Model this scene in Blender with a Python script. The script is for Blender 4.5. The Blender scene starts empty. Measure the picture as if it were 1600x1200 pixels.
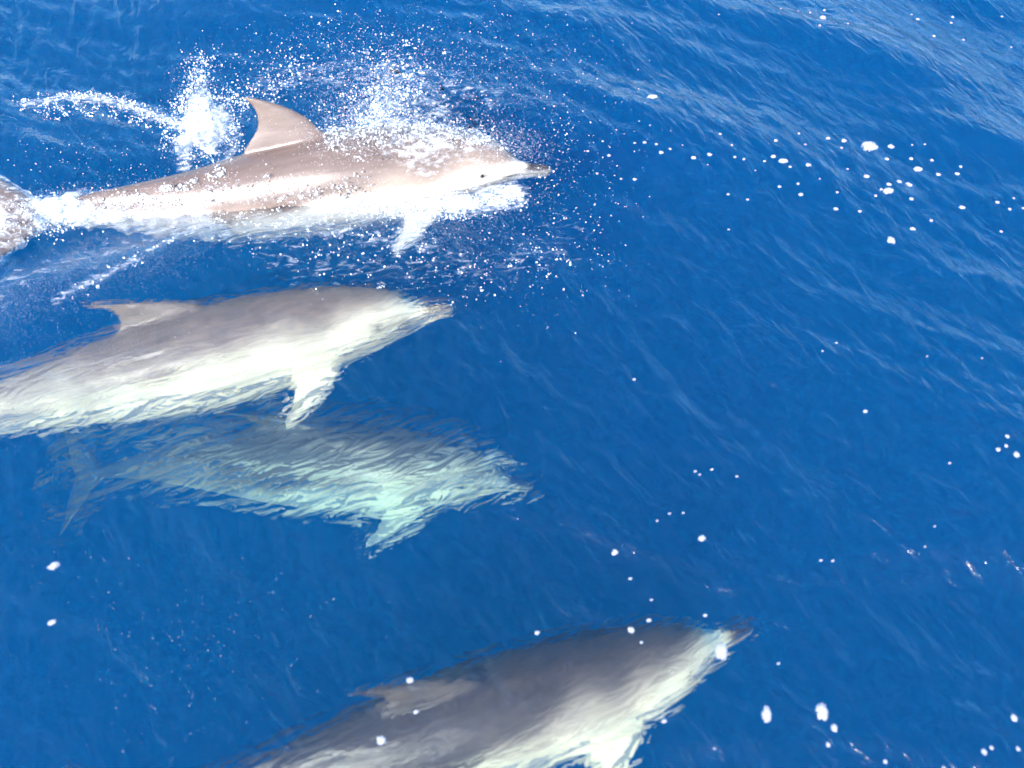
import bpy, math, random
import numpy as np
from mathutils import Vector

rng = np.random.default_rng(7)
random.seed(7)
S = bpy.context.scene
COL = S.collection

# ------------------------------------------------------------------ camera
F_PX = 1443.0                      # focal length in pixels of a 1600 px wide frame
CAM_H, PITCH = 2.55, math.radians(55.0)
cam = bpy.data.cameras.new("camera")
cam.sensor_width = 36.0
cam.lens = 36.0 * F_PX / 1600.0
cam.clip_start, cam.clip_end = 0.05, 3000.0
cam_ob = bpy.data.objects.new("camera", cam)
cam_ob.location = (0, 0, CAM_H)
cam_ob.rotation_euler = (math.pi / 2 - PITCH, 0, 0)
cam.dof.use_dof = True             # focused on the surfacing dolphin
cam.dof.focus_distance = 4.5
cam.dof.aperture_fstop = 1.8
COL.objects.link(cam_ob)
S.camera = cam_ob

# ------------------------------------------------------------------ sky and sun
SUN_EL, SUN_AZ = math.radians(37), math.radians(204)   # azimuth clockwise from +Y: behind the camera, a little left
w = bpy.data.worlds.new("World")
S.world = w
w.use_nodes = True
wn = w.node_tree.nodes
wl = w.node_tree.links
sky = wn.new("ShaderNodeTexSky")
sky.sky_type = 'NISHITA'
sky.sun_disc = False
sky.sun_elevation = SUN_EL
sky.sun_rotation = SUN_AZ
sky.air_density, sky.dust_density, sky.ozone_density = 1.0, 0.5, 3.0
bg = wn["Background"]
bg.inputs["Strength"].default_value = 0.15
# faint bluish cloud veil over the sky, added to mottle the ripples' reflections
tcw = wn.new("ShaderNodeTexCoord")
sxyz = wn.new("ShaderNodeSeparateXYZ"); wl.new(tcw.outputs["Generated"], sxyz.inputs[0])


def wmath(op, a, b):
    n = wn.new("ShaderNodeMath"); n.operation = op
    for i, q in enumerate((a, b)):
        if isinstance(q, (int, float)): n.inputs[i].default_value = q
        else: wl.new(q, n.inputs[i])
    return n.outputs[0]


zz = wmath('ADD', wmath('MAXIMUM', sxyz.outputs[2], 0.0), 0.22)
cv = wn.new("ShaderNodeCombineXYZ")
wl.new(wmath('DIVIDE', sxyz.outputs[0], zz), cv.inputs[0]); wl.new(wmath('DIVIDE', sxyz.outputs[1], zz), cv.inputs[1])
cn = wn.new("ShaderNodeTexNoise"); cn.inputs["Scale"].default_value = 3.8; cn.inputs["Detail"].default_value = 6; cn.inputs["Roughness"].default_value = .58
wl.new(cv.outputs[0], cn.inputs["Vector"])
cr = wn.new("ShaderNodeMapRange"); cr.interpolation_type = 'SMOOTHSTEP'
cr.inputs[1].default_value = .48; cr.inputs[2].default_value = .62
wl.new(cn.outputs["Fac"], cr.inputs[0])
cm = wn.new("ShaderNodeMix"); cm.data_type = 'RGBA'
hs = wn.new('ShaderNodeHueSaturation'); hs.inputs['Saturation'].default_value = 1.3; wl.new(sky.outputs[0], hs.inputs['Color'])
wl.new(wmath('MULTIPLY', cr.outputs[0], .18), cm.inputs[0]); wl.new(hs.outputs[0], cm.inputs[6]); cm.inputs[7].default_value = (6.0, 7.6, 9.6, 1)
wl.new(cm.outputs[2], bg.inputs[0])

sun = bpy.data.lights.new("sun", 'SUN')
sun.energy = 4.8
sun.angle = math.radians(0.53)
sun.color = (1.0, 0.95, 0.88)
sun_ob = bpy.data.objects.new("sun", sun)
sd = Vector((math.sin(SUN_AZ) * math.cos(SUN_EL), math.cos(SUN_AZ) * math.cos(SUN_EL), math.sin(SUN_EL)))
sun_ob.rotation_euler = sd.to_track_quat('Z', 'Y').to_euler()
sun_ob.location = sd * 30
COL.objects.link(sun_ob)

vs = S.view_settings
vs.view_transform = 'Standard'
vs.look = 'None'
vs.exposure = 1.58
vs.gamma = 1.0
vs.use_curve_mapping = False
cy = S.cycles
cy.use_denoising = True
cy.use_adaptive_sampling = True
cy.adaptive_threshold = 0.03
cy.max_bounces = 10
cy.transmission_bounces = 6
cy.transparent_max_bounces = 12
cy.volume_bounces = 1
cy.diffuse_bounces = 2
cy.glossy_bounces = 3
cy.sample_clamp_indirect = 4.0
cy.caustics_reflective = False
cy.caustics_refractive = True

# ------------------------------------------------------------------ small helpers
IOR = 1.10         # bending at the water surface


def ray(px, py):
    u, v = (px - 800) / F_PX, (py - 600) / F_PX
    f = np.array((0, math.cos(PITCH), -math.sin(PITCH)))
    up = np.array((0, math.sin(PITCH), math.cos(PITCH)))
    d = f + np.array((u, 0, 0)) - v * up
    return d / np.linalg.norm(d)


def at(px, py, z):
    """Point of the place at height z that the photograph shows at this pixel (water line at 0)."""
    d = ray(px, py)
    o = np.array((0, 0, CAM_H))
    if z >= 0:
        return o + d * (z - CAM_H) / d[2]
    p = o + d * (-CAM_H / d[2])
    ci = -d[2]
    r = 1.0 / IOR
    ct = math.sqrt(1 - r * r * (1 - ci * ci))
    t = r * d + (r * ci - ct) * np.array((0, 0, 1.0))
    return p + t * (z / t[2])


def tag(o, label=None, cat=None, group=None, kind=None):
    if label: o["label"] = label
    if cat: o["category"] = cat
    if group: o["group"] = group
    if kind: o["kind"] = kind
    return o


def mesh_obj(name, verts, faces, mat, parent=None, smooth=True):
    me = bpy.data.meshes.new(name)
    me.from_pydata([tuple(map(float, p)) for p in verts], [], [tuple(map(int, f)) for f in faces])
    if smooth:
        me.polygons.foreach_set("use_smooth", np.ones(len(me.polygons), dtype=bool))
    me.update()
    if mat: me.materials.append(mat)
    o = bpy.data.objects.new(name, me)
    COL.objects.link(o)
    if parent: o.parent = parent
    return o


def fast_mesh(name, V, T, mat, smooth=True):
    """numpy arrays of vertices (n,3) and faces (m,k) to one object"""
    me = bpy.data.meshes.new(name)
    m, k = T.shape
    me.vertices.add(len(V)); me.vertices.foreach_set("co", np.asarray(V, np.float32).ravel())
    me.loops.add(m * k); me.loops.foreach_set("vertex_index", T.astype(np.int32).ravel())
    me.polygons.add(m)
    me.polygons.foreach_set("loop_start", np.arange(0, m * k, k, dtype=np.int32))
    me.polygons.foreach_set("use_smooth", np.full(m, smooth))
    me.update(calc_edges=True)
    me.validate()
    if mat: me.materials.append(mat)
    o = bpy.data.objects.new(name, me)
    COL.objects.link(o)
    return o


def new_mat(name):
    m = bpy.data.materials.new(name)
    m.use_nodes = True
    nt = m.node_tree
    for n in list(nt.nodes): nt.nodes.remove(n)
    out = nt.nodes.new("ShaderNodeOutputMaterial")
    return m, nt, out


# ------------------------------------------------------------------ the sea surface: height function
_wr = np.random.default_rng(11)
WAVES = []


def add_waves(n, l0, l1, steep, a0, spread):
    for _ in range(n):
        lam = math.exp(_wr.uniform(math.log(l0), math.log(l1)))
        k = 2 * math.pi / lam
        th = math.radians(a0 + _wr.normal(0, spread))
        WAVES.append((k * math.cos(th), k * math.sin(th), steep * _wr.uniform(.5, 1.3) / k / math.sqrt(n), _wr.uniform(0, 6.283)))


add_waves(8, 1.2, 3.5, .150, 66, 16)      # low swell
add_waves(16, .35, 1.1, .14, 60, 24)     # wind waves
add_waves(22, .12, .32, .165, 48, 26)     # ripples
add_waves(26, .055, .13, .22, 30, 26)     # fine ripples


def lerp(a, b, t): return a + (b - a) * t


RIDGES = []   # (p0, p1, height, width) crests pushed up by the swimming dolphins, and one added swell


def height(x, y):
    x = np.asarray(x, float); y = np.asarray(y, float)
    h = np.zeros(np.broadcast(x, y).shape)
    # slow warping so that the ripples come in patches and not as clean sines
    wx = x + .10 * np.sin(1.3 * x + 2.1 * y) + .05 * np.sin(4.1 * y - 2.7 * x + 1.0)
    wy = y + .10 * np.sin(1.7 * x - 1.1 * y + 2.0) + .05 * np.sin(3.3 * x + 3.9 * y)
    patch = .75 + .22 * np.sin(1.1 * x + .7 * y + .5) * np.sin(.8 * y - 1.7 * x + 1.3) + .12 * np.sin(2.9 * x + 3.7 * y)
    for i, (kx, ky, a, ph) in enumerate(WAVES):
        s = np.sin(kx * wx + ky * wy + ph)
        h += a * (s if i < 24 else s * patch)
    for p0, p1, hh, wd in RIDGES:
        d = p1 - p0; L = np.linalg.norm(d); d = d / L
        t = np.clip(((x - p0[0]) * d[0] + (y - p0[1]) * d[1]) / L, -.2, 1.2)
        s = (x - p0[0]) * -d[1] + (y - p0[1]) * d[0]
        tt = np.clip(t, 0, 1)
        h += hh * np.exp(-(s / wd) ** 2) * np.sin(math.pi * tt) ** .8
    return h


RIDGES.append((at(-60, 500, 0)[:2], at(520, 345, 0)[:2], .085, .17))     # wake crest between the first two dolphins
RIDGES.append((at(250, 330, 0)[:2], at(900, 262, 0)[:2], .05, .22))      # water lifted round the surfacing dolphin
RIDGES.append((at(1180, -40, 0)[:2], at(1760, 360, 0)[:2], .085, .34))    # added swell at the far right, shaped so its back reflects pale sky

# ------------------------------------------------------------------ materials
def water_material():
    m, nt, out = new_mat("sea_water")
    N, L = nt.nodes, nt.links
    tc = N.new("ShaderNodeTexCoord")
    mp = N.new("ShaderNodeMapping"); mp.vector_type = 'TEXTURE'; mp.inputs["Scale"].default_value = (.75, 1.2, 1); mp.inputs["Rotation"].default_value = (0, 0, math.radians(35))
    L.new(tc.outputs["Object"], mp.inputs["Vector"])
    nz = N.new("ShaderNodeTexNoise"); nz.inputs["Scale"].default_value = 34; nz.inputs["Detail"].default_value = 3; nz.inputs["Distortion"].default_value = .6
    L.new(mp.outputs[0], nz.inputs["Vector"])
    bp = N.new("ShaderNodeBump"); bp.inputs["Strength"].default_value = .35; bp.inputs["Distance"].default_value = .006
    L.new(nz.outputs["Fac"], bp.inputs["Height"])
    mp3 = N.new("ShaderNodeMapping"); mp3.vector_type = 'TEXTURE'; mp3.inputs["Rotation"].default_value = (0, 0, math.radians(26)); mp3.inputs["Scale"].default_value = (.45, 1.25, 1)
    L.new(tc.outputs["Object"], mp3.inputs["Vector"])
    nz3 = N.new("ShaderNodeTexNoise"); nz3.inputs["Scale"].default_value = 8.5; nz3.inputs["Detail"].default_value = 5; nz3.inputs["Distortion"].default_value = .9
    L.new(mp3.outputs[0], nz3.inputs["Vector"])
    bp3 = N.new("ShaderNodeBump"); bp3.inputs["Strength"].default_value = .8; bp3.inputs["Distance"].default_value = .018
    L.new(nz3.outputs["Fac"], bp3.inputs["Height"]); L.new(bp.outputs[0], bp3.inputs["Normal"])
    mp2 = N.new("ShaderNodeMapping"); mp2.vector_type = 'TEXTURE'; mp2.inputs["Rotation"].default_value = (0, 0, math.radians(25)); mp2.inputs["Scale"].default_value = (1, .30, 1)
    L.new(tc.outputs["Object"], mp2.inputs["Vector"])
    nz2 = N.new("ShaderNodeTexNoise"); nz2.inputs["Scale"].default_value = 7; nz2.inputs["Detail"].default_value = 3; nz2.inputs["Distortion"].default_value = .8
    L.new(mp2.outputs[0], nz2.inputs["Vector"])
    bp2 = N.new("ShaderNodeBump"); bp2.inputs["Strength"].default_value = 1.0; bp2.inputs["Distance"].default_value = .26
    L.new(nz2.outputs["Fac"], bp2.inputs["Height"])
    fr = N.new("ShaderNodeFresnel"); fr.inputs["IOR"].default_value = 1.52
    L.new(bp3.outputs[0], fr.inputs["Normal"])
    gl = N.new("ShaderNodeBsdfGlossy"); gl.inputs["Roughness"].default_value = .16
    L.new(bp3.outputs[0], gl.inputs["Normal"])
    rf = N.new("ShaderNodeBsdfRefraction"); rf.inputs["IOR"].default_value = IOR; rf.inputs["Roughness"].default_value = 0.10
    L.new(bp2.outputs[0], rf.inputs["Normal"])
    tr = N.new("ShaderNodeBsdfTransparent")
    mx = N.new("ShaderNodeMixShader"); mx.inputs[0].default_value = .62
    L.new(tr.outputs[0], mx.inputs[1]); L.new(rf.outputs[0], mx.inputs[2])
    m2 = N.new("ShaderNodeMixShader")
    cl = N.new("ShaderNodeMath"); cl.operation = 'MINIMUM'; cl.inputs[1].default_value = .40
    L.new(fr.outputs[0], cl.inputs[0]); L.new(cl.outputs[0], m2.inputs[0]); L.new(mx.outputs[0], m2.inputs[1]); L.new(gl.outputs[0], m2.inputs[2])
    L.new(m2.outputs[0], out.inputs["Surface"])
    sc = N.new("ShaderNodeVolumeScatter")
    ab = N.new("ShaderNodeVolumeAbsorption")
    ss, sa = np.array((.0008, .059, .222)), np.array((.28, .095, .026))
    d = ss.max(); sc.inputs["Color"].default_value = (*(ss / d), 1); sc.inputs["Density"].default_value = d
    sc.inputs["Anisotropy"].default_value = 0.0
    d = sa.max() * 1.02; ab.inputs["Color"].default_value = (*(1 - sa / d), 1); ab.inputs["Density"].default_value = d
    ad = N.new("ShaderNodeAddShader")
    L.new(sc.outputs[0], ad.inputs[0]); L.new(ab.outputs[0], ad.inputs[1])
    L.new(ad.outputs[0], out.inputs["Volume"])
    return m


def deep_material():
    m, nt, out = new_mat("deep_water")
    b = nt.nodes.new("ShaderNodeBsdfDiffuse"); b.inputs[0].default_value = (.01, .07, .2, 1)
    nt.links.new(b.outputs[0], out.inputs["Surface"])
    return m


M_WATER, M_DEEP = water_material(), deep_material()


def dolphin_material():
    m, nt, out = new_mat("dolphin_skin")
    N, L = nt.nodes, nt.links
    at_ = N.new("ShaderNodeAttribute"); at_.attribute_name = "pigment"
    rs = N.new("ShaderNodeAttribute"); rs.attribute_name = "rest"
    nz = N.new("ShaderNodeTexNoise"); nz.inputs["Scale"].default_value = 9; nz.inputs["Detail"].default_value = 6
    L.new(rs.outputs["Vector"], nz.inputs["Vector"])
    mr = N.new("ShaderNodeMapRange"); mr.inputs[1].default_value = .3; mr.inputs[2].default_value = .7; mr.inputs[3].default_value = .90; mr.inputs[4].default_value = 1.09
    L.new(nz.outputs["Fac"], mr.inputs[0])
    mu = N.new("ShaderNodeMix"); mu.data_type = 'RGBA'; mu.blend_type = 'MULTIPLY'; mu.inputs[0].default_value = 1
    L.new(at_.outputs["Color"], mu.inputs[6]); L.new(mr.outputs[0], mu.inputs[7])
    ms = N.new("ShaderNodeMapping"); ms.inputs["Scale"].default_value = (5, 46, 46); L.new(rs.outputs["Vector"], ms.inputs[0])
    ns = N.new("ShaderNodeTexNoise"); ns.inputs["Scale"].default_value = 1.0; ns.inputs["Detail"].default_value = 5; ns.inputs["Roughness"].default_value = .65; L.new(ms.outputs[0], ns.inputs["Vector"])
    mq = N.new("ShaderNodeMapRange"); mq.inputs[1].default_value = .3; mq.inputs[2].default_value = .7; mq.inputs[3].default_value = .84; mq.inputs[4].default_value = 1.14; L.new(ns.outputs["Fac"], mq.inputs[0])
    mu0 = mu
    mu = N.new("ShaderNodeMix"); mu.data_type = 'RGBA'; mu.blend_type = 'MULTIPLY'; mu.inputs[0].default_value = 1
    L.new(mu0.outputs[2], mu.inputs[6]); L.new(mq.outputs[0], mu.inputs[7])
    b = N.new("ShaderNodeBsdfPrincipled")
    b.inputs["Roughness"].default_value = .32
    b.inputs["Specular IOR Level"].default_value = .45
    L.new(mu.outputs[2], b.inputs["Base Color"])
    n2 = N.new("ShaderNodeTexNoise"); n2.inputs["Scale"].default_value = 60; n2.inputs["Detail"].default_value = 3
    L.new(rs.outputs["Vector"], n2.inputs["Vector"])
    bp = N.new("ShaderNodeBump"); bp.inputs["Strength"].default_value = .12; bp.inputs["Distance"].default_value = .004
    L.new(n2.outputs["Fac"], bp.inputs["Height"]); L.new(bp.outputs[0], b.inputs["Normal"])
    L.new(b.outputs[0], out.inputs["Surface"])
    return m


def plain_material(name, col, rough=.5, spec=.5, trans=0.0):
    m, nt, out = new_mat(name)
    N, L = nt.nodes, nt.links
    b = N.new("ShaderNodeBsdfPrincipled")
    tc = N.new("ShaderNodeTexCoord")
    nz = N.new("ShaderNodeTexNoise"); nz.inputs["Scale"].default_value = 70; nz.inputs["Detail"].default_value = 4
    L.new(tc.outputs["Object"], nz.inputs["Vector"])
    mr = N.new("ShaderNodeMapRange"); mr.inputs[3].default_value = .8; mr.inputs[4].default_value = 1.1
    L.new(nz.outputs["Fac"], mr.inputs[0])
    mu = N.new("ShaderNodeMix"); mu.data_type = 'RGBA'; mu.blend_type = 'MULTIPLY'; mu.inputs[0].default_value = 1
    mu.inputs[6].default_value = (*col, 1)
    L.new(mr.outputs[0], mu.inputs[7]); L.new(mu.outputs[2], b.inputs["Base Color"])
    b.inputs["Roughness"].default_value = rough
    b.inputs["Specular IOR Level"].default_value = spec
    if trans:
        t = N.new("ShaderNodeBsdfTransparent")
        mx = N.new("ShaderNodeMixShader")
        gm = N.new("ShaderNodeNewGeometry")
        vo = N.new("ShaderNodeTexNoise"); vo.inputs["Scale"].default_value = 190; vo.inputs["Detail"].default_value = 2
        L.new(gm.outputs["Position"], vo.inputs["Vector"])
        vr = N.new("ShaderNodeMapRange"); vr.inputs[1].default_value = .35; vr.inputs[2].default_value = .65; vr.inputs[3].default_value = 0; vr.inputs[4].default_value = 2 * trans
        L.new(vo.outputs["Fac"], vr.inputs[0]); L.new(vr.outputs[0], mx.inputs[0])
        L.new(b.outputs[0], mx.inputs[1]); L.new(t.outputs[0], mx.inputs[2])
        L.new(mx.outputs[0], out.inputs["Surface"])
    else:
        L.new(b.outputs[0], out.inputs["Surface"])
    return m


M_SKIN = dolphin_material()
M_EYE = plain_material("eye_dark", (.01, .01, .012), .1)
M_FOAM = plain_material("foam_white", (.80, .82, .85), .6, .3, .36)


def lacy_material(name, col, attr, c0, c1, scale, stretch):
    """white bubbly film: covers where noise plus its own density passes a threshold, open water elsewhere"""
    m, nt, out = new_mat(name)
    N, L = nt.nodes, nt.links
    df = N.new("ShaderNodeBsdfDiffuse"); df.inputs[0].default_value = (*col, 1)
    tl = N.new("ShaderNodeBsdfTranslucent"); tl.inputs[0].default_value = (*col, 1)
    dm = N.new("ShaderNodeMixShader"); dm.inputs[0].default_value = .35
    L.new(df.outputs[0], dm.inputs[1]); L.new(tl.outputs[0], dm.inputs[2])
    tr = N.new("ShaderNodeBsdfTransparent")

    def ma(op, a, b):
        n = N.new("ShaderNodeMath"); n.operation = op
        for i, q in enumerate((a, b)):
            if isinstance(q, (int, float)): n.inputs[i].default_value = q
            else: L.new(q, n.inputs[i])
        return n.outputs[0]
    gm = N.new("ShaderNodeNewGeometry")
    mp = N.new("ShaderNodeMapping"); mp.vector_type = 'TEXTURE'; mp.inputs["Rotation"].default_value = (0, 0, math.radians(8)); mp.inputs["Scale"].default_value = stretch
    L.new(gm.outputs["Position"], mp.inputs["Vector"])
    nz = N.new("ShaderNodeTexNoise"); nz.inputs["Scale"].default_value = scale; nz.inputs["Detail"].default_value = 6; nz.inputs["Roughness"].default_value = .68; nz.inputs["Distortion"].default_value = .7
    L.new(mp.outputs[0], nz.inputs["Vector"])
    if attr:
        at_ = N.new("ShaderNodeAttribute"); at_.attribute_name = attr; dens = at_.outputs["Fac"]
    else:
        tc = N.new("ShaderNodeTexCoord"); sx = N.new("ShaderNodeSeparateXYZ"); L.new(tc.outputs["Object"], sx.inputs[0])
        r2 = ma('ADD', ma('MULTIPLY', sx.outputs[0], sx.outputs[0]), ma('MULTIPLY', sx.outputs[1], sx.outputs[1]))
        dens = ma('SUBTRACT', 1.0, r2)
    mr = N.new("ShaderNodeMapRange"); mr.interpolation_type = 'SMOOTHSTEP'; mr.inputs[1].default_value = c0; mr.inputs[2].default_value = c1
    L.new(ma('ADD', ma('MULTIPLY', ma('SUBTRACT', nz.outputs["Fac"], .5), 1.0 if attr else 2.4), dens), mr.inputs[0])
    mx = N.new("ShaderNodeMixShader"); L.new(mr.outputs[0], mx.inputs[0]); L.new(tr.outputs[0], mx.inputs[1]); L.new(dm.outputs[0], mx.inputs[2])
    L.new(mx.outputs[0], out.inputs["Surface"])
    return m


M_FLECK = lacy_material("fleck_white", (.50, .52, .58), None, .08, .75, 70, (1, 1, 1))
M_FILM = lacy_material("foam_film", (.82, .84, .86), "foam_cover", .46, .88, 38, (2.1, .8, .8))
M_DROP = plain_material("spray_white", (.85, .87, .9), .2, .8)

# ------------------------------------------------------------------ the sea
def graded(lo, hi, step, far):
    c = list(np.arange(lo, hi + step * .5, step))
    s = step
    while c[-1] < far: s = min(s * 1.12, 40); c.append(c[-1] + s)
    s = step; b = [c[0]]
    while b[-1] > -far: s = min(s * 1.12, 40); b.append(b[-1] - s)
    return np.array(b[:0:-1] + c)


def build_sea():
    gx, gy = graded(-3.3, 3.3, .0125, 420), graded(-.2, 5.0, .0125, 420)
    nx, ny = len(gx), len(gy)
    X, Y = np.meshgrid(gx, gy)
    fade = np.exp(-(np.maximum(0, np.hypot(X, Y - 2) - 6) / 14) ** 2)
    Z = height(X, Y) * np.where(np.hypot(X, Y - 2) > 60, 0, fade)
    V = np.stack((X, Y, Z), -1).reshape(-1, 3)
    idx = np.arange(nx * ny).reshape(ny, nx)
    T = np.stack((idx[:-1, :-1], idx[:-1, 1:], idx[1:, 1:], idx[1:, :-1]), -1).reshape(-1, 4)
    # sides and bottom close the body of water
    D = 14.0
    b0 = len(V)
    c = np.array([[gx[0], gy[0], -D], [gx[-1], gy[0], -D], [gx[-1], gy[-1], -D], [gx[0], gy[-1], -D]])
    ring = np.concatenate((idx[0, :-1], idx[:-1, -1], idx[-1, :0:-1], idx[:0:-1, 0]))
    Vb = V[ring].copy(); Vb[:, 2] = -D
    r2 = np.arange(len(ring)) + b0
    V = np.concatenate((V, Vb, [[0, 0, -D]]))
    n = len(ring)
    side = np.stack((ring, r2, np.roll(r2, -1), np.roll(ring, -1)), -1)
    cidx = b0 + n
    bot = np.stack((r2, np.full(n, cidx), np.full(n, cidx), np.roll(r2, -1)), -1)
    o = fast_mesh("sea", V, np.concatenate((T, side)), M_WATER)
    o.data.materials.append(M_DEEP)
    # the floor of the water body, one opaque fan
    fan = [(i, (i + 1) % n, n) for i in range(n)]
    Vf = np.concatenate((Vb, [[0, 0, -D]])) + np.array((0, 0, .02))
    f = mesh_obj("deep_water", Vf, fan, M_DEEP, smooth=False)
    tag(o, kind="structure"); tag(f, kind="structure")
    return o


build_sea()

# ------------------------------------------------------------------ dolphins
PROFILE = np.array([   # fraction of length, half width, top, bottom
    (0.000, .0035, .002, -.006), (.006, .0085, .0065, -.0105), (.020, .0120, .0090, -.0145), (.045, .0150, .0115, -.0180),
    (.062, .0185, .0150, -.0215), (.074, .0240, .0240, -.0250), (.088, .0320, .0370, -.0300), (.110, .0430, .0500, -.0385),
    (.140, .0560, .0600, -.0500), (.180, .0670, .0680, -.0620), (.230, .0760, .0755, -.0745), (.300, .0840, .0830, -.0870),
    (.380, .0870, .0880, -.0930), (.460, .0840, .0880, -.0920), (.540, .0750, .0830, -.0840), (.620, .0620, .0750, -.0710),
    (.700, .0470, .0640, -.0550), (.780, .0320, .0520, -.0390), (.850, .0205, .0405, -.0265), (.905, .0130, .0290, -.0180),
    (.945, .0100, .0180, -.0120), (.975, .0080, .0100, -.0080), (1.00, .0040, .0035, -.0035)])


def spline(xs, ys, q):
    """monotone-ish cubic (Catmull-Rom on uneven knots)"""
    xs = np.asarray(xs, float); ys = np.asarray(ys, float); q = np.asarray(q, float)
    m = np.gradient(ys, xs, axis=0)
    i = np.clip(np.searchsorted(xs, q) - 1, 0, len(xs) - 2)
    h = xs[i + 1] - xs[i]; t = (q - xs[i]) / h
    if ys.ndim > 1: h, t = h[:, None], t[:, None]
    return ((2 * t**3 - 3 * t**2 + 1) * ys[i] + (t**3 - 2 * t**2 + t) * h * m[i]
            + (-2 * t**3 + 3 * t**2) * ys[i + 1] + (t**3 - t**2) * h * m[i + 1])


def loft(sections):
    """closed tube through rings of equal length"""
    n = len(sections[0]); V = np.concatenate(sections); F = []
    for a in range(len(sections) - 1):
        for b in range(n):
            c = (b + 1) % n
            F.append((a * n + b, a * n + c, (a + 1) * n + c, (a + 1) * n + b))
    F.append(tuple(range(n))[::-1]); F.append(tuple(range((len(sections) - 1) * n, len(sections) * n)))
    return V, F


def foil(le, te, pos, thick, n=14):
    """fin section from leading-edge to trailing-edge point, thickness along a given axis"""
    le, te, thick = np.array(le), np.array(te), np.array(thick)
    out = []
    for k in range(2 * n):
        a = math.pi * 2 * k / (2 * n)
        u = .5 - .5 * math.cos(a)
        y = 1.48 * (.2969 * math.sqrt(u) - .126 * u - .3516 * u * u + .2843 * u**3 - .1015 * u**4) * 6.6
        out.append(le + (te - le) * u + thick * y * (1 if a < math.pi else -1))
    return np.array(out)


def rest_pieces():
    ts = np.concatenate((np.linspace(0, .09, 20), np.linspace(.1, 1.0, 70)))
    pr = spline(PROFILE[:, 0], PROFILE[:, 1:], ts)
    rings = []
    for t, (hw, tp, bt) in zip(ts, pr):
        a = np.linspace(0, 2 * math.pi, 48, endpoint=False)
        ca, sa = np.cos(a), np.sin(a)
        # peduncle is keeled, chest rounder
        e = 1.0
        y = hw * np.sign(ca) * np.abs(ca) ** e
        z = np.where(sa > 0, tp * np.abs(sa) ** .95, bt * np.abs(sa) ** .95)
        rings.append(np.stack((np.full(48, t), y, z), -1))
    pieces = [loft(rings)]
    # dorsal fin
    sec = []
    for s in np.linspace(0, 1, 18):
        z = .068 + .132 * s
        le = .398 + .105 * s + .070 * s ** 3.2 - .016 * (1 - s) ** 4
        te = .560 - .030 * math.sin(min(1, s * 1.2) * math.pi / 2) + .052 * s ** 3 + .03 * (1 - s) ** 6
        if s == 1: te = le + .006
        te = max(te, le + .006)
        sec.append(foil((le, 0, z), (te, 0, z + .003 * s), 0, (0, .0115 * (1 - s) ** .7 + .0014 + .006 * (1 - s) ** 6, 0)))
    pieces.append(loft(sec))
    # flippers
    for sg in (-1, 1):
        sec = []
        for s in np.linspace(0, 1, 16):
            out = .045 + .080 * s; down = -.050 - .052 * s - .010 * s * s
            le = .205 + .040 * s + .075 * s ** 2.2
            ch = .068 * (1 - s) ** .55 + .012 * math.sin(math.pi * min(1, s * 1.4)) + .004
            te = le + ch
            nrm = np.array((0, .55, .83 * sg)) if sg > 0 else np.array((0, -.55, .83))
            nrm = np.array((0, .55 * sg, .83))
            sec.append(foil((le, sg * out, down), (te, sg * (out - .006), down + .004), 0, nrm * (.0075 * (1 - s) ** .6 + .0016)))
        pieces.append(loft(sec))
    # flukes
    for sg in (-1, 1):
        sec = []
        for s in np.linspace(0, 1, 18):
            out = -.004 + .128 * s
            le = .935 + .050 * s ** .9 + .058 * s ** 2.2
            te = 1.008 - .004 * s + .018 * math.sin(s * math.pi) + .046 * s ** 3
            te = max(te, le + .005)
            sec.append(foil((le, sg * out, .002), (te, sg * out, .001), 0, np.array((0, 0, .0090 * (1 - s) ** .8 + .0012))))
        pieces.append(loft(sec))
    return pieces


def rest_body():
    """one watertight skin: trunk united with its fins"""
    obs = []
    for i, (V, F) in enumerate(rest_pieces()):
        o = mesh_obj("piece", V, F, None)
        import bmesh
        bm = bmesh.new(); bm.from_mesh(o.data); bmesh.ops.recalc_face_normals(bm, faces=bm.faces); bm.to_mesh(o.data); bm.free()
        obs.append(o)
    base = obs[0]
    for o in obs[1:]:
        md = base.modifiers.new("u", 'BOOLEAN'); md.operation = 'UNION'; md.solver = 'EXACT'; md.object = o
    rm = base.modifiers.new("r", 'REMESH'); rm.mode = 'VOXEL'; rm.voxel_size = .0030; rm.adaptivity = 0
    sm = base.modifiers.new("s", 'SMOOTH'); sm.factor = .5; sm.iterations = 4
    dg = bpy.context.evaluated_depsgraph_get()
    me = bpy.data.meshes.new_from_object(base.evaluated_get(dg))
    n = len(me.vertices); V = np.empty(n * 3, np.float32); me.vertices.foreach_get("co", V); V = V.reshape(-1, 3).astype(float)
    tris = [tuple(p.vertices) for p in me.polygons]
    for o in obs:
        d = o.data; bpy.data.objects.remove(o); bpy.data.meshes.remove(d)
    bpy.data.meshes.remove(me)
    return V, tris


REST_V, REST_F = rest_body()


def sst(a, b, x):
    t = np.clip((x - a) / (b - a), 0, 1); return t * t * (3 - 2 * t)


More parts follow.
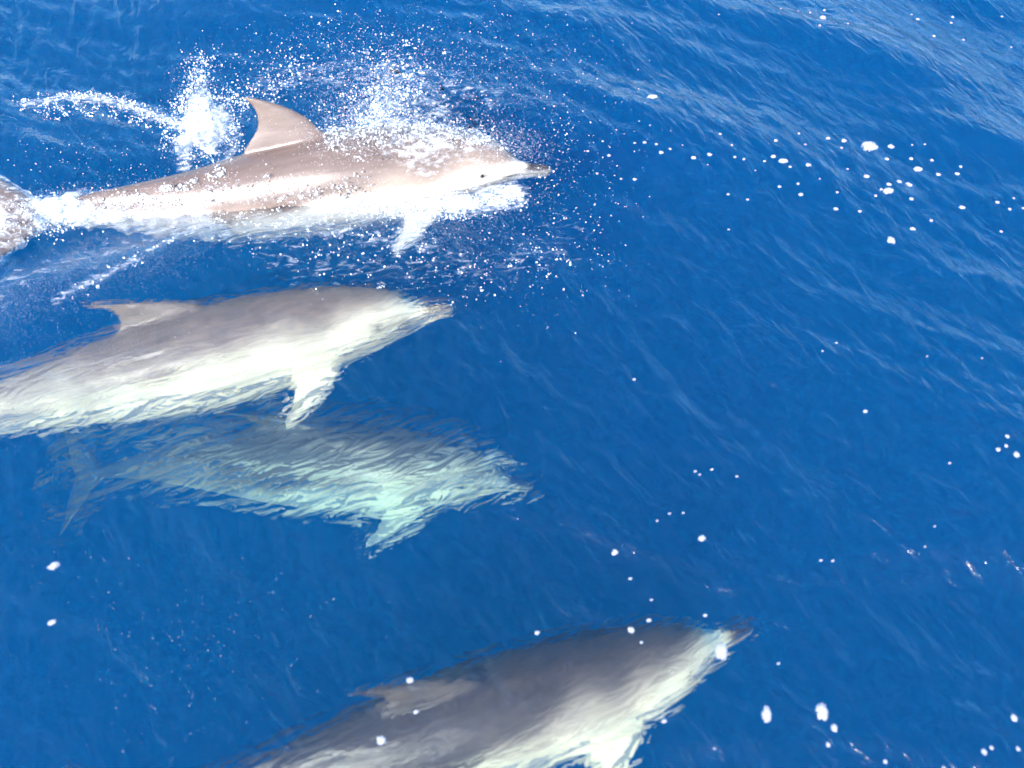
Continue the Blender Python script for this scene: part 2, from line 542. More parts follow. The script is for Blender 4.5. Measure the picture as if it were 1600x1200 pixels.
def pigment(V, cape, flank, patch, belly, raise_=0.0, fin_tone=.62):
    x, y, z = V[:, 0], V[:, 1], V[:, 2]
    cape, flank, patch, belly = map(np.array, (cape, flank, patch, belly))
    nz = .010 * np.sin(19 * x + 7 * y) + .006 * np.sin(47 * x + 11 * z)
    # cape edge dips in a V below the dorsal fin
    edge = .6 * raise_ + .030 - .055 * np.exp(-((x - .47) / .13) ** 2) + .015 * sst(.12, .02, x) + nz
    edge = np.minimum(edge, .66 * np.interp(x, PROFILE[:, 0], PROFILE[:, 2]))
    c = np.tile(flank, (len(V), 1))
    f = sst(.60, .42, x)[:, None]; c = c * (1 - f) + patch * f            # pale chest patch ahead of the fin
    f = sst(edge - .026, edge + .026, z)[:, None]; c = c * (1 - f) + cape * f
    bl = min(raise_, .034) - .022 - .020 * sst(.45, .75, x) + .018 * sst(.30, .14, x) + .5 * nz
    f = (sst(bl + .018, bl - .016, z) * sst(.93, .80, x))[:, None]; c = c * (1 - f) + belly * f
    # beak, fins
    f = (sst(.060, .04, x) * sst(-.004, .004, z))[:, None]; c = c * (1 - f) + cape * .9 * f
    f = (sst(.094, .104, z))[:, None]; c = c * (1 - f) + (cape * fin_tone + flank * .2) * f
    f = sst(.93, .97, x)[:, None]; c = c * (1 - f) + cape * 1.15 * f
    # dark line from the beak to the flipper
    f = (np.exp(-((z + .012 + .16 * np.clip(x - .08, 0, 1)) / .006) ** 2) * sst(.06, .09, x) * sst(.24, .2, x) * .6)[:, None]; c = c * (1 - f) + cape * f
    # mouth line and the dark patch round the eye
    f = (np.exp(-((z + .0045) / .0022) ** 2) * sst(.105, .09, x) * .85)[:, None]; c = c * (1 - f) + cape * .35 * f
    f = (np.exp(-(((x - .131) / .012) ** 2 + ((z - .004) / .008) ** 2)) * .8)[:, None]; c = c * (1 - f) + cape * .5 * f
    f = (np.exp(-((z - .004 + .06 * (.131 - x)) / .005) ** 2) * sst(.07, .085, x) * sst(.135, .125, x) * .6)[:, None]; c = c * (1 - f) + cape * .6 * f
    return np.clip(c, 0, 1)


o_pose = [None]


def dolphin(name, label, length, pts, ups, colours, eye_side=(1, -1), fin=(1.0, 0.0), raise_=0.0, fin_tone=.62):
    """pts: world points along the spine, beak first; ups: up vectors at those points"""
    P = np.array(pts, float); U = np.array(ups, float)
    seg = np.concatenate(([0], np.cumsum(np.linalg.norm(np.diff(P, axis=0), axis=1))))
    q = np.linspace(0, seg[-1], 400)
    C = spline(seg, P, q)
    s = np.concatenate(([0], np.cumsum(np.linalg.norm(np.diff(C, axis=0), axis=1))))
    print(name, "spine", round(float(s[-1]), 2), "length", length)
    T = np.gradient(C, s, axis=0); T /= np.linalg.norm(T, axis=1)[:, None]
    Uq = spline(seg, U, q)

    def frame(t):
        a = np.clip(t * length, 0, None)
        ac = np.minimum(a, s[-1])
        p = np.stack([np.interp(ac, s, C[:, k]) for k in range(3)], -1)
        tt = np.stack([np.interp(ac, s, T[:, k]) for k in range(3)], -1)
        p = p + tt * (a - ac)[:, None]
        u = np.stack([np.interp(ac, s, Uq[:, k]) for k in range(3)], -1)
        u = u - tt * np.sum(u * tt, 1)[:, None]; u /= np.linalg.norm(u, axis=1)[:, None]
        return p, tt, u, np.cross(u, tt)

    def pose(V):
        p, tt, u, sd_ = frame(V[:, 0])
        return p + (V[:, 1:2] * sd_ + V[:, 2:3] * u) * length
    R_ = REST_V.copy()
    up_ = np.clip(R_[:, 2] - .088, 0, None)
    R_[:, 0] += fin[1] * up_ * sst(.088, .13, R_[:, 2]); R_[:, 2] -= (1 - fin[0]) * up_
    W = pose(R_)
    org = W[:, :].mean(0)
    o = fast_mesh(name, W - org, np.array(REST_F), M_SKIN)
    o.location = org
    me = o.data
    a = me.attributes.new("pigment", 'FLOAT_COLOR', 'POINT')
    a.data.foreach_set("color", np.concatenate((pigment(REST_V, *colours, raise_, fin_tone), np.ones((len(W), 1))), 1).astype(np.float32).ravel())
    a = me.attributes.new("rest", 'FLOAT_VECTOR', 'POINT')
    a.data.foreach_set("vector", (REST_V * 2).astype(np.float32).ravel())
    o_pose[0] = W
    tag(o, label, "dolphin", "dolphins swimming beside the boat")
    # eyes
    for sg in eye_side:
        E = []; F = []
        nu, nv = 10, 7
        for i in range(nv):
            th = math.pi * i / (nv - 1)
            for j in range(nu):
                ph = 2 * math.pi * j / nu
                E.append((.131 + .0052 * math.sin(th) * math.cos(ph), sg * .0495 + .004 * math.cos(th), .004 + .0045 * math.sin(th) * math.sin(ph)))
        for i in range(nv - 1):
            for j in range(nu):
                k = (j + 1) % nu
                F.append((i * nu + j, i * nu + k, (i + 1) * nu + k, (i + 1) * nu + j))
        mesh_obj("eye", pose(np.array(E)) - org, F, M_EYE, parent=o)
    return o


def upv(away, lean=0.0):
    """up vector leaning away from the boat (+Y) by degrees"""
    a = math.radians(away)
    return (lean, math.sin(a), math.cos(a))


# cape, flank, chest patch, belly
BROWN = ((.115, .082, .070), (.21, .160, .138), (.26, .200, .160), (.82, .76, .66))
PALE = ((.235, .175, .135), (.50, .41, .31), (.62, .51, .36), (.97, .83, .56))
DEEP = ((.10, .10, .085), (.30, .30, .23), (.50, .50, .37), (.86, .88, .62))
GREY = ((.088, .070, .058), (.38, .31, .24), (.58, .48, .34), (.95, .83, .54))

dolphin("dolphin", "brown grey dolphin breaking the surface amid white spray, dorsal fin in the air", 2.12,
        [at(862, 264, -.02), at(700, 260, -.02), at(530, 278, -.03), at(320, 316, -.07), at(150, 328, -.04), at(10, 336, .05)],
        [upv(18)] * 4 + [upv(8), upv(0)], BROWN, fin=(.88, -.42), raise_=.013, fin_tone=.85)
SPLASHER = o_pose[0].copy()
dolphin("dolphin", "pale grey dolphin just under the surface with cream belly, below the splashing one", 2.20,
        [at(708, 474, -.20), at(560, 496, -.24), at(380, 532, -.28), at(180, 582, -.32), at(0, 630, -.36), at(-190, 690, -.38)],
        [upv(30)] * 6, PALE, fin=(.50, .22), raise_=.032)
dolphin("dolphin", "turquoise tinted dolphin swimming deepest, below the cream bellied one", 2.05,
        [at(834, 744, -.72), at(700, 722, -.76), at(500, 708, -.82), at(300, 706, -.90), at(150, 714, -1.0), at(30, 735, -1.1)],
        [upv(30)] * 3 + [upv(15), upv(-5), upv(-20)], DEEP, fin=(.42, .6), raise_=.012)
dolphin("dolphin", "large dark backed dolphin at the bottom edge, seen from above under clear water", 2.10,
        [at(1180, 972, -.30), at(1040, 1030, -.32), at(860, 1088, -.36), at(600, 1170, -.40), at(350, 1250, -.44), at(100, 1330, -.45)],
        [upv(23)] * 6, GREY, fin=(.50, .20), raise_=.050)

# ------------------------------------------------------------------ foam flecks drifting on the open water
def fleck_mesh(seed):
    r = np.random.default_rng(seed)
    n, rings = 18, (1.0, .8, .5)
    ph = r.uniform(0, 6.28, 4); am = r.uniform(.08, .24, 4) / np.array((1, 1.2, 1.8, 2.4))
    V = []; F = []
    for q in rings:
        for k in range(n):
            a = 2 * math.pi * k / n
            rad = q * (1 + sum(am[j] * math.sin((j + 2) * a + ph[j]) for j in range(4)) * (.5 + .5 * q))
            V.append((rad * math.cos(a), rad * math.sin(a), (1 - q * q) * .34 + (r.normal(0, .035) if q < 1 else -.08)))
    V.append((0, 0, .36))
    for i in range(len(rings) - 1):
        for k in range(n):
            c = (k + 1) % n
            F.append((i * n + k, i * n + c, (i + 1) * n + c, (i + 1) * n + k))
    for k in range(n): F.append(((len(rings) - 1) * n + k, (len(rings) - 1) * n + (k + 1) % n, len(V) - 1))
    me = bpy.data.meshes.new("foam_fleck")
    me.from_pydata(V, [], F)
    me.polygons.foreach_set("use_smooth", np.ones(len(me.polygons), dtype=bool))
    me.materials.append(M_FLECK)
    return me


FLECKS = [fleck_mesh(100 + i) for i in range(9)]


def foam_fleck(px, py, rx, ry, label, group=None, rot=None, v=None):
    """rx, ry: half sizes in photograph pixels"""
    p = at(px, py, 0)
    for _ in range(3): p = at(px, py, max(0, float(height(p[0], p[1]))))
    a, b = at(px + rx, py, p[2]), at(px, py - ry, p[2])
    o = bpy.data.objects.new("foam_fleck", FLECKS[int(rng.integers(9)) if v is None else v])
    hx, hy = .86 * np.linalg.norm(a - p), .86 * np.linalg.norm(b - p)
    o.location = (p[0], p[1], float(height(p[0], p[1])) + .002)
    o.scale = (hx, hy, .5 * min(hx, hy) + .003)
    o.rotation_euler = (0, 0, rng.uniform(-.35, .35) if rot is None else rot)
    COL.objects.link(o)
    return tag(o, label, "foam", group)


def c6(x, y): return 900 + x / 2.2857, y / 2.2857
def c7(x, y): return 900 + x / 1.7143, 500 + y / 1.7143


for px, py, rx, ry, rot, lab in [
    (1358, 229, 18, 10, 0, "largest irregular white foam patch, in the foam trail at upper right"),
    (1392, 376, 9, 8, 0, "round white foam fleck alone below the foam trail at upper right"),
    (1434, 265, 9, 6, -.2, "plump white foam fleck right of and below the largest foam patch"),
    (1388, 299, 13, 6, .2, "ragged white foam patch, lowest of the cluster under the largest patch"),
    (1224, 252, 10, 5, .1, "biggest white foam fleck in the middle of the upper right trail"),
    (1019, 152, 12, 5, .1, "long white foam streak right of the spray, above the foam trail"),
    (1286, 29, 7, 4, 0, "brightest small foam fleck near the top edge, right of centre"),
    (1133, 1008, 13, 20, -.15, "tall oval white foam fleck just below the bottom dolphin's beak"),
    (1203, 1110, 11, 18, -.1, "left one of two tall oval foam flecks at lower right"),
    (1288, 1108, 12, 20, -.1, "right one of two tall oval foam flecks at lower right"),
    (1307, 1134, 7, 9, 0, "small foam fleck touching the right tall oval from below"),
    (1299, 1159, 6, 5, 0, "tiny foam fleck lowest under the right tall oval"),
    (1099, 836, 9, 6, .3, "white foam fleck alone on dark water between the third and bottom dolphins"),
    (963, 853, 8, 6, .3, "white foam fleck on dark water right of the turquoise dolphin's flipper"),
    (84, 885, 13, 8, .3, "blurred white foam fleck at the left edge below the turquoise dolphin"),
    (82, 973, 10, 6, .3, "lower white foam fleck at the left edge, over dark water"),
    (593, 1153, 11, 11, .2, "pale foam fleck floating over the bottom dolphin's flank"),
    (638, 1054, 10, 7, .3, "foam fleck at the back edge of the bottom dolphin"),
    (990, 972, 8, 8, .2, "foam fleck above the bottom dolphin's head"),
    (1588, 711, 7, 6, 0, "lowest of four foam flecks at the right edge")]:
    foam_fleck(px, py, rx, ry, lab, None, rot)
TRAIL = [(210,512,5),(245,510,6),(287,516,5),(335,533,5),(305,545,8),(118,551,6),(43,532,5),(95,506,4),(420,564,8),(478,553,8),(515,480,5),
 (556,520,5),(567,562,5),(600,570,5),(674,577,5),(713,504,7),(795,480,5),(818,518,5),(705,560,8),(765,597,5),(830,591,9),(727,668,6),(802,695,8),
 (793,657,5),(900,496,7),(957,504,9),(948,530,5),(1125,524,10),(1110,569,7),(1038,631,9),(1196,568,7),(1270,573,7),(1293,624,8),(1360,622,8),
 (1374,596,5),(1118,660,8),(1153,650,8),(1188,660,10),(1197,712,7),(933,688,5),(928,747,8),(1013,756,6),(1378,741,9),(1505,724,7),(1548,748,6),
 (1563,709,4),(1596,745,5),(1268,789,6),(1202,818,8),(1518,828,5),(545,821,4),(543,695,5),(612,714,5),(210,639,6),(160,640,5),(75,620,5),
 (1200,519,4),(1245,517,4),(970,605,4),(1070,700,5),(1090,678,6),(640,610,3),(870,640,3),(470,590,3),(380,520,3)]
ORD = ["first", "second", "third", "fourth", "fifth", "sixth", "seventh", "eighth", "ninth", "tenth", "eleventh", "twelfth", "thirteenth",
       "fourteenth", "fifteenth", "sixteenth", "seventeenth", "eighteenth", "nineteenth", "twentieth", "twenty-first"]
def fleck_row(spots, conv, sx, sy, where, group, rot=None):
    """flecks that only their place tells apart: counted from the left"""
    for k, (x, y, r) in enumerate(sorted(spots)):
        foam_fleck(*conv(x, y), r * sx, r * sy, "%s, %s from the left" % (where, ORD[k]), group, rot)


g = "foam flecks of the drifting trail"
fleck_row([t for t in TRAIL if t[0] < 480], c6, .72, .42, "small white foam fleck in the trail just right of the spray", g)
fleck_row([t for t in TRAIL if 480 <= t[0] < 850], c6, .72, .42, "small white foam fleck in the middle stretch of the trail", g)
fleck_row([t for t in TRAIL if t[0] >= 850 and t[1] < 612], c6, .72, .42, "small white foam fleck in the row around the largest patch", g)
fleck_row([t for t in TRAIL if t[0] >= 850 and t[1] >= 612], c6, .72, .42, "small white foam fleck below the largest patch", g)
fleck_row([(887,38,4),(835,47,4),(793,42,3),(870,92,4),(730,35,3),(1230,46,5),(1207,29,3),(1365,15,5),(1357,44,4),(1280,125,5),(1393,120,4),(1540,20,4),(1573,133,3),(970,88,3),(510,52,3)],
          c6, .75, .4, "tiny foam fleck along the top edge", "foam flecks along the top edge")
fleck_row([(1155,312,7),(1130,348,8),(1152,338,6)], c7, .66, .55, "foam fleck above the lowest of four at the right edge", "foam flecks at the right edge")
fleck_row([(1178,1063,12),(1098,1155,11),(1118,1143,8),(1190,1145,8),(838,1175,8),(995,1195,8)], c7, .55, .6, "small foam fleck in the bottom right corner", "foam flecks in the bottom right corner")
mid = [(1000,384,6),(322,398,6),(333,408,5),(366,394,6),(432,415,7),(220,527,7),(253,510,6),(290,508,6),(150,673,8),(208,730,7),(660,638,7),(691,640,7),
       (660,84,5),(697,62,5),(775,245,9),(940,98,4),(1087,103,4),(157,153,7),(552,907,7),(960,553,5),(937,605,5)]
fleck_row([t for t in mid if t[0] < 440], c7, .62, .32, "faint small foam fleck on the water right of the turquoise dolphin", "faint foam flecks at middle right", .35)
fleck_row([t for t in mid if t[0] >= 440], c7, .62, .32, "faint small foam fleck scattered over the middle right water", "faint foam flecks at middle right", .35)
fleck_row([(1018, 958, 6), (840, 975, 6), (1006, 992, 4), (1042, 1118, 6), (648, 1107, 7), (1107, 950, 5)], lambda x, y: (x, y), 1.0, .7,
          "small foam fleck close round the bottom dolphin", "small foam flecks round the bottom dolphin", .35)

# ------------------------------------------------------------------ spray and churned foam
_t = (1 + 5 ** .5) / 2
ICO_V = np.array([(-1, _t, 0), (1, _t, 0), (-1, -_t, 0), (1, -_t, 0), (0, -1, _t), (0, 1, _t), (0, -1, -_t), (0, 1, -_t), (_t, 0, -1), (_t, 0, 1), (-_t, 0, -1), (-_t, 0, 1)]) / math.hypot(1, _t)
ICO_F = np.array([(0, 11, 5), (0, 5, 1), (0, 1, 7), (0, 7, 10), (0, 10, 11), (1, 5, 9), (5, 11, 4), (11, 10, 2), (10, 7, 6), (7, 1, 8), (3, 9, 4), (3, 4, 2), (3, 2, 6), (3, 6, 8), (3, 8, 9), (4, 9, 5), (2, 4, 11), (6, 2, 10), (8, 6, 7), (9, 8, 1)])


def blobs(name, P, R, stretch, mat, label, cat, jitter=.25):
    """P (n,3) places, R (n) radii, stretch (n,3) half axes directions added to a ball: one stuff object"""
    P = np.asarray(P); R = np.asarray(R); n = len(P)
    V = ICO_V[None] * R[:, None, None] * (1 + rng.normal(0, jitter, (n, 12, 1)))
    V = V + (V @ stretch[:, :, None] / R[:, None, None]) * stretch[:, None, :] / 1.0
    V = V + P[:, None, :]
    T = (ICO_F[None] + 12 * np.arange(n)[:, None, None]).reshape(-1, 3)
    o = fast_mesh(name, V.reshape(-1, 3), T, mat)
    tag(o, label, cat, kind="stuff")
    return o


def cloud(n, path, spread, z0, z1, zpow=1.0):
    """n places scattered round a pixel path [(px, py), ...], spread in pixels (sx, sy), heights z0..z1"""
    path = np.array(path, float); seg = np.linspace(0, 1, len(path))
    t = rng.random(n)
    px = np.interp(t, seg, path[:, 0]) + rng.normal(0, spread[0], n)
    py = np.interp(t, seg, path[:, 1]) + rng.normal(0, spread[1], n)
    z = z0 + (z1 - z0) * rng.random(n) ** zpow
    return np.array([at(a, b, max(c, 0)) for a, b, c in zip(px, py, z)])


def on_water(P, dz=.0):
    P = P.copy(); P[:, 2] += height(P[:, 0], P[:, 1]) + dz; return P


def clump(n, path, spread, z0, z1, m, rad, zpow=1.0):
    """like cloud, but the places gather in m clumps"""
    C = cloud(m, path, spread, z0, z1, zpow)
    k = rng.integers(0, m, n)
    sz = np.abs(rng.normal(rad, rad * .5, m))
    return C[k] + rng.normal(0, 1, (n, 3)) * sz[k][:, None] * np.array((1.3, .9, .55))


_lk = rng.normal(0, 1, (48, 3)); _lk = _lk / np.linalg.norm(_lk, axis=1)[:, None] * (2 * math.pi / rng.uniform(.03, .10, 48))[:, None]
_lp = rng.uniform(0, 6.283, 48)


def lace(P):
    """a smooth random field, about -1..1, for holes in the foam"""
    return np.sin(P @ _lk.T + _lp).sum(1) / 5.0


def sizes(n, lo, hi, p=2.2): return lo + (hi - lo) * rng.random(n) ** p


# droplets in the air: round the splashing dolphin
parts = [cloud(697, [(520, 200), (620, 130), (720, 110)], (70, 45), .02, .5),
         cloud(697, [(430, 120), (560, 70), (760, 60), (860, 130)], (70, 45), .0, .45),
         cloud(542, [(640, 180), (760, 190), (860, 230)], (60, 40), .05, .35),
         cloud(403, [(560, 330), (700, 330), (820, 330), (880, 300)], (70, 60), .0, .30),
         cloud(260, [(640, 420), (800, 420), (900, 400)], (80, 40), .0, .25),
         cloud(232, [(880, 60), (960, 180), (930, 300)], (45, 70), .0, .2),
         cloud(193, [(40, 250), (150, 240), (250, 260)], (50, 25), .0, .12),
         cloud(232, [(280, 230), (310, 110), (400, 110)], (30, 30), .05, .4)]
P = np.concatenate(parts); n = len(P)
R = sizes(n, .0005, .0021, 3)
D = np.stack((rng.normal(0, .35, n), rng.normal(0, .3, n), rng.normal(.8, .5, n)), -1)
D = D / np.linalg.norm(D, axis=1)[:, None] * (R * rng.uniform(0, 1.6, n))[:, None]
blobs("spray_droplets", P, R, D, M_DROP, "white water droplets thrown up around the surfacing dolphin", "spray", .12)

# churned foam: plume behind the fin, splash over the back, white water along the body and the tail
parts = [clump(1980, [(316, 96), (310, 120), (300, 150), (284, 190), (272, 235)], (9, 10), .05, .24, 110, .014),
         clump(1045, [(312, 160), (345, 148), (372, 162), (398, 158)], (14, 9), .06, .22, 110, .012),
         clump(1100, [(285, 215), (305, 190), (335, 182), (366, 200), (368, 225), (330, 245), (290, 250)], (8, 8), .02, .08, 170, .009),
         clump(495, [(470, 90), (430, 120), (405, 150)], (26, 16), .02, .25, 130, .012),
         clump(2750, [(535, 210), (580, 180), (612, 145), (630, 108)], (30, 20), .10, .35, 190, .016),
         clump(1650, [(520, 232), (600, 205), (690, 205), (770, 225)], (24, 10), .12, .24, 190, .011)]
A = np.concatenate(parts); A = A[lace(A) > rng.normal(-.15, .40, len(A))]
parts = [clump(2800, [(-20, 352), (50, 342), (120, 325)], (30, 12), .0, .09, 260, .022),
         clump(3300, [(110, 315), (200, 308), (300, 300)], (18, 9), .02, .09, 230, .014),
         clump(1650, [(250, 288), (330, 262), (390, 244)], (10, 5), .06, .13, 130, .008),
         clump(3575, [(330, 285), (370, 270), (400, 290), (440, 295), (520, 305), (600, 312)], (22, 12), .0, .12, 220, .016),
         clump(1925, [(540, 315), (640, 325), (740, 312), (800, 298)], (24, 10), .0, .05, 190, .011),
         clump(1650, [(40, 152), (110, 135), (170, 140), (235, 165)], (14, 6), .0, .02, 130, .012),
         clump(1100, [(60, 168), (130, 150), (200, 165), (270, 185)], (18, 8), .0, .02, 130, .009),
         clump(286, [(100, 482), (200, 430), (300, 370), (400, 335)], (8, 4), .0, .015, 90, .006),
         clump(825, [(300, 350), (450, 350), (560, 360), (700, 370)], (50, 24), .0, .02, 320, .006),
         clump(440, [(420, 400), (560, 400), (760, 420), (880, 380)], (60, 28), .0, .02, 230, .005),
         clump(825, [(420, 110), (520, 110), (640, 80), (480, 60)], (50, 30), .0, .03, 280, .007),
         clump(247, [(860, 210), (900, 330), (860, 440)], (30, 60), .0, .01, 160, .004)]
B = on_water(np.concatenate(parts)); B = B[lace(B) > rng.normal(-.25, .40, len(B))]
# water running off the head and flank, in streaks that hug the skin
rx, rz = REST_V[:, 0], REST_V[:, 2]
k = np.where((rx > .05) & (rx < .42) & (REST_V[:, 1] < .02) & (rz > -.05) & (rz < .088))[0]
k = rng.choice(k, 5200)
Cq = SPLASHER[k] + rng.normal(0, .006, (5200, 3)) + np.array((0, -.004, .008)) * rng.uniform(.2, 2.2, (5200, 1))
Cq = Cq[(lace(Cq * np.array((.35, 1, 1))) > rng.normal(.22, .25, len(Cq)))]
P = np.concatenate((A, B, Cq)); n = len(P)
R = sizes(n, .0008, .0042, 2.8)
D = np.stack((rng.uniform(.5, 1.0, n), rng.normal(.12, .2, n), rng.normal(0, .1, n)), -1) * (R * rng.uniform(.3, 1.55, n))[:, None]
blobs("churned_foam", P, R, D, M_FOAM, "white churned foam and splash along the surfacing dolphin and its tail", "foam", .22)

# a few small white dashes over the dark water at lower left
P = cloud(110, [(120, 1080), (250, 1040), (330, 1090)], (90, 60), .0, .05)
P2 = cloud(60, [(60, 860), (200, 960), (420, 960), (600, 960)], (60, 40), .0, .05)
P = np.concatenate((P, P2)); n = len(P)
R = sizes(n, .0005, .0012, 2)
D = np.stack((np.full(n, .9), rng.normal(.45, .08, n), np.zeros(n)), -1) * (R * rng.uniform(1.0, 2.2, n))[:, None]
blobs("stray_dashes", P, R, D, M_DROP, "fine white dashes over the dark water at lower left", "spray", .1)

# small bubbles drawn down in the wake
parts = [cloud(9000, [(-40, 470), (80, 430), (200, 385), (300, 350)], (40, 26), 0, 0),
         cloud(1500, [(-20, 650), (120, 560), (260, 470)], (40, 30), 0, 0),
         cloud(3000, [(420, 330), (600, 340), (780, 320)], (80, 22), 0, 0)]
P = np.concatenate(parts); n = len(P)
P[:, 2] = -.02 - .14 * rng.random(n) ** 1.5
P = on_water(P)
R = sizes(n, .0004, .0012, 2)
blobs("wake_bubbles", P, R, rng.normal(0, .0004, (n, 3)), M_DROP, "fine white bubbles under the surface in the dolphins' wake", "bubbles", .1)

# mist: the finest droplets
OCT_V = np.array([(1, 0, 0), (-1, 0, 0), (0, 1, 0), (0, -1, 0), (0, 0, 1), (0, 0, -1)], float)
OCT_F = np.array([(0, 2, 4), (2, 1, 4), (1, 3, 4), (3, 0, 4), (2, 0, 5), (1, 2, 5), (3, 1, 5), (0, 3, 5)])
parts = [cloud(7000, [(520, 215), (590, 165), (630, 120)], (36, 26), .05, .40),
         cloud(5000, [(520, 225), (640, 205), (760, 215), (830, 240)], (30, 16), .12, .28),
         cloud(2500, [(300, 120), (300, 180), (290, 240), (380, 150)], (18, 18), .02, .30),
         cloud(4000, [(440, 300), (560, 315), (700, 330), (820, 290)], (36, 26), .0, .15),
         cloud(4000, [(0, 330), (120, 315), (280, 300), (420, 280)], (26, 14), .02, .12),
         cloud(2500, [(440, 110), (560, 90), (720, 90), (840, 170)], (60, 40), .0, .35)]
P = np.concatenate(parts); n = len(P)
R = sizes(n, .0004, .0012, 1.5)
V = (OCT_V[None] * R[:, None, None] + P[:, None, :]).reshape(-1, 3)
T = (OCT_F[None] + 6 * np.arange(n)[:, None, None]).reshape(-1, 3)
tag(fast_mesh("spray_mist", V, T, M_DROP), "fine white mist of spray hanging over the surfacing dolphin", "spray", kind="stuff")

# ------------------------------------------------------------------ foam film and sheets of thrown water
def with_density(o, d):
    a = o.data.attributes.new("foam_cover", 'FLOAT', 'POINT')
    a.data.foreach_set("value", np.asarray(d, np.float32))
    return o


def path_field(X, Y, path, width, amount):
    """how near points are to a pixel path on the water, as a soft band"""
    P = np.array([at(a, b, 0)[:2] for a, b in path]); best = np.full(X.shape, 9.0)
    for p, q in zip(P[:-1], P[1:]):
        d = q - p; t = np.clip(((X - p[0]) * d[0] + (Y - p[1]) * d[1]) / (d @ d), 0, 1)
        best = np.minimum(best, np.hypot(X - p[0] - t * d[0], Y - p[1] - t * d[1]))
    return amount * np.exp(-(best / width) ** 2)


def foam_film():
    gx, gy = np.arange(-2.9, 1.1, .016), np.arange(1.9, 4.3, .016)
    X, Y = np.meshgrid(gx, gy)
    D = np.zeros(X.shape)
    for path, wd, am in [([(-80, 345), (40, 338), (130, 322), (300, 305)], .135, .92),
                         ([(300, 305), (420, 300), (600, 318), (740, 312), (800, 300)], .11, .70),
                         ([(300, 350), (480, 352), (640, 372), (720, 400)], .16, .50),
                         ([(40, 155), (110, 138), (170, 142), (240, 168), (290, 190)], .075, .62),
                         ([(285, 250), (290, 200), (340, 180), (370, 205), (350, 245)], .07, .60),
                         ([(255, 285), (330, 262), (400, 235)], .06, .75),
                         ([(420, 120), (520, 110), (640, 120), (760, 170)], .22, .50),
                         ([(95, 482), (200, 428), (300, 372), (420, 335)], .045, .56),
                         ([(-40, 480), (80, 430), (200, 385), (300, 345)], .17, .50),
                         ([(440, 400), (600, 410), (780, 420), (880, 360)], .25, .45)]:
        D = np.maximum(D, path_field(X, Y, path, wd, am))
    Z = height(X, Y) + .006 + .02 * np.clip(D - .5, 0, 1)
    V = np.stack((X, Y, Z), -1).reshape(-1, 3)
    ny, nx = X.shape; idx = np.arange(nx * ny).reshape(ny, nx)
    T = np.stack((idx[:-1, :-1], idx[:-1, 1:], idx[1:, 1:], idx[1:, :-1]), -1).reshape(-1, 4)
    T = T[D.reshape(-1)[T].max(1) > .10]
    used = np.unique(T); mp = np.zeros(len(V), int); mp[used] = np.arange(len(used))
    o = with_density(fast_mesh("foam_film", V[used], mp[T], M_FILM), D.reshape(-1)[used])
    tag(o, "lacy white foam spread over the water around the surfacing dolphin", "foam", kind="stuff")


foam_film()


def body_film():
    """water and foam washing over the surfacing dolphin's head, flank and tail"""
    F = np.array(REST_F); x, y, z = REST_V.T
    d = (.20 * np.exp(-((x - .115) / .045) ** 2) + .45 * np.exp(-((x - .24) / .12) ** 2) * sst(-.09, -.02, -np.abs(z - .04)) + .18 * sst(.44, .30, x) * sst(.0, .06, z)
         + .80 * sst(.60, .66, x) * sst(.99, .90, x) * sst(.055, .0, z) + .54 * sst(.84, .93, x)
         + .62 * sst(.01, -.05, z) * sst(.16, .24, x))
    d = np.clip(d, 0, .80) * sst(.05, .09, x) * np.where(z > .10, 0, 1)
    e1 = SPLASHER[F[:, 1]] - SPLASHER[F[:, 0]]; e2 = SPLASHER[F[:, 2]] - SPLASHER[F[:, 0]]
    fn = np.cross(e1, e2); N_ = np.zeros_like(SPLASHER)
    for k in range(F.shape[1]): np.add.at(N_, F[:, k], fn)
    N_ /= np.linalg.norm(N_, axis=1)[:, None] + 1e-12
    V = SPLASHER + N_ * (.005 + .012 * d * (1 + .6 * lace(SPLASHER)))[:, None]
    T = F[d[F].max(1) > .15]
    used = np.unique(T); mp = np.zeros(len(V), int); mp[used] = np.arange(len(used))
    o = with_density(fast_mesh("foam_film", V[used], mp[T], M_FILM), d[used])
    tag(o, "white water washing over the surfacing dolphin's head, flank and tail", "foam", kind="stuff")


body_film()


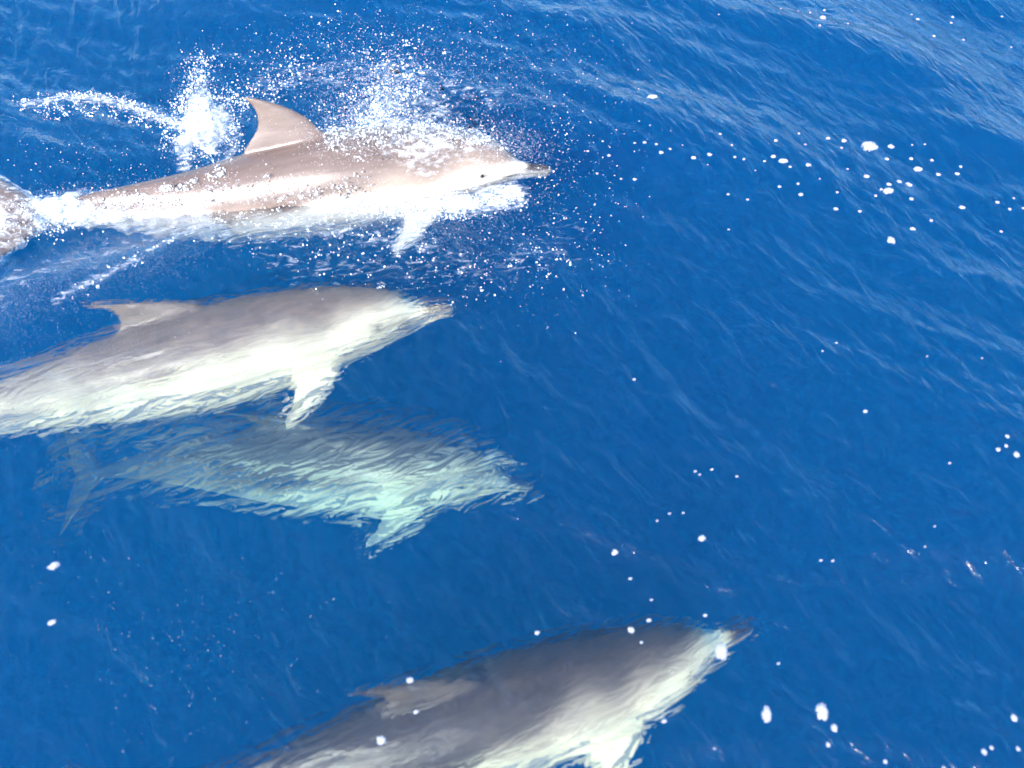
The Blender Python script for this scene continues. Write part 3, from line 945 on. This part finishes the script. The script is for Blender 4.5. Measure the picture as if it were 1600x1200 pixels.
def thrown_sheets(base, tops, layers, amount, depth, label):
    """ragged curtains of water: base and tops are pixel paths, base on the water, tops as (px, py, height)"""
    nu, nv = 70, 34
    Vs, Ts, Ds = [], [], []
    t0, t1 = np.linspace(0, 1, len(base)), np.linspace(0, 1, len(tops))
    B = np.array([at(a, b, 0) for a, b in base]); Tp = np.array([at(a, b, c) for a, b, c in tops])
    for l in range(layers):
        u = np.linspace(0, 1, nu)
        b = np.stack([np.interp(u, t0, B[:, k]) for k in range(3)], -1)
        t = np.stack([np.interp(u, t1, Tp[:, k]) for k in range(3)], -1)
        off = (l / max(1, layers - 1) - .5) * depth
        v = np.linspace(0, 1, nv)
        P = b[:, None] * (1 - v[None, :, None]) + t[:, None] * v[None, :, None]
        P[..., 1] += off + .06 * np.sin(v * math.pi)[None]
        Q = P.reshape(-1, 3)
        w_ = np.stack([lace(Q * .45 + 7 * l), lace(Q * .45 + 31 + 7 * l), lace(Q * .45 + 57 + 7 * l)], -1)
        Q = Q + w_ * np.array((.020, .030, .018))
        U, W_ = np.meshgrid(u, v, indexing='ij')
        d = amount * np.minimum(1, 4 * np.minimum(U, 1 - U)) * (1 - .75 * W_ ** 1.5) * np.minimum(1, .4 + 5 * W_)
        d = d * (1 + .25 * np.sin(9 * U + 3 * l) * W_)
        idx = np.arange(nu * nv).reshape(nu, nv)
        T = np.stack((idx[:-1, :-1], idx[1:, :-1], idx[1:, 1:], idx[:-1, 1:]), -1).reshape(-1, 4)
        Ts.append(T + len(Vs) * nu * nv); Vs.append(Q); Ds.append(d.reshape(-1))
    o = with_density(fast_mesh("thrown_water", np.concatenate(Vs), np.concatenate(Ts), M_FILM), np.concatenate(Ds))
    tag(o, label, "splash", kind="stuff")


thrown_sheets([(262, 252), (290, 240), (330, 235), (365, 215)], [(280, 150, .26), (312, 92, .42), (322, 120, .34), (395, 150, .20)], 4, .66, .12,
              "ragged white plume of water thrown up behind the dorsal fin")
thrown_sheets([(505, 235), (580, 215), (680, 210), (800, 235)], [(540, 150, .32), (605, 100, .46), (660, 110, .42), (760, 170, .28)], 4, .54, .16,
              "white splash of water rising over the surfacing dolphin's back")
thrown_sheets([(330, 300), (380, 300), (440, 305), (520, 312)], [(335, 255, .16), (375, 236, .20), (425, 268, .15), (500, 285, .10)], 2, .66, .05,
              "white curl of water breaking against the surfacing dolphin's side")
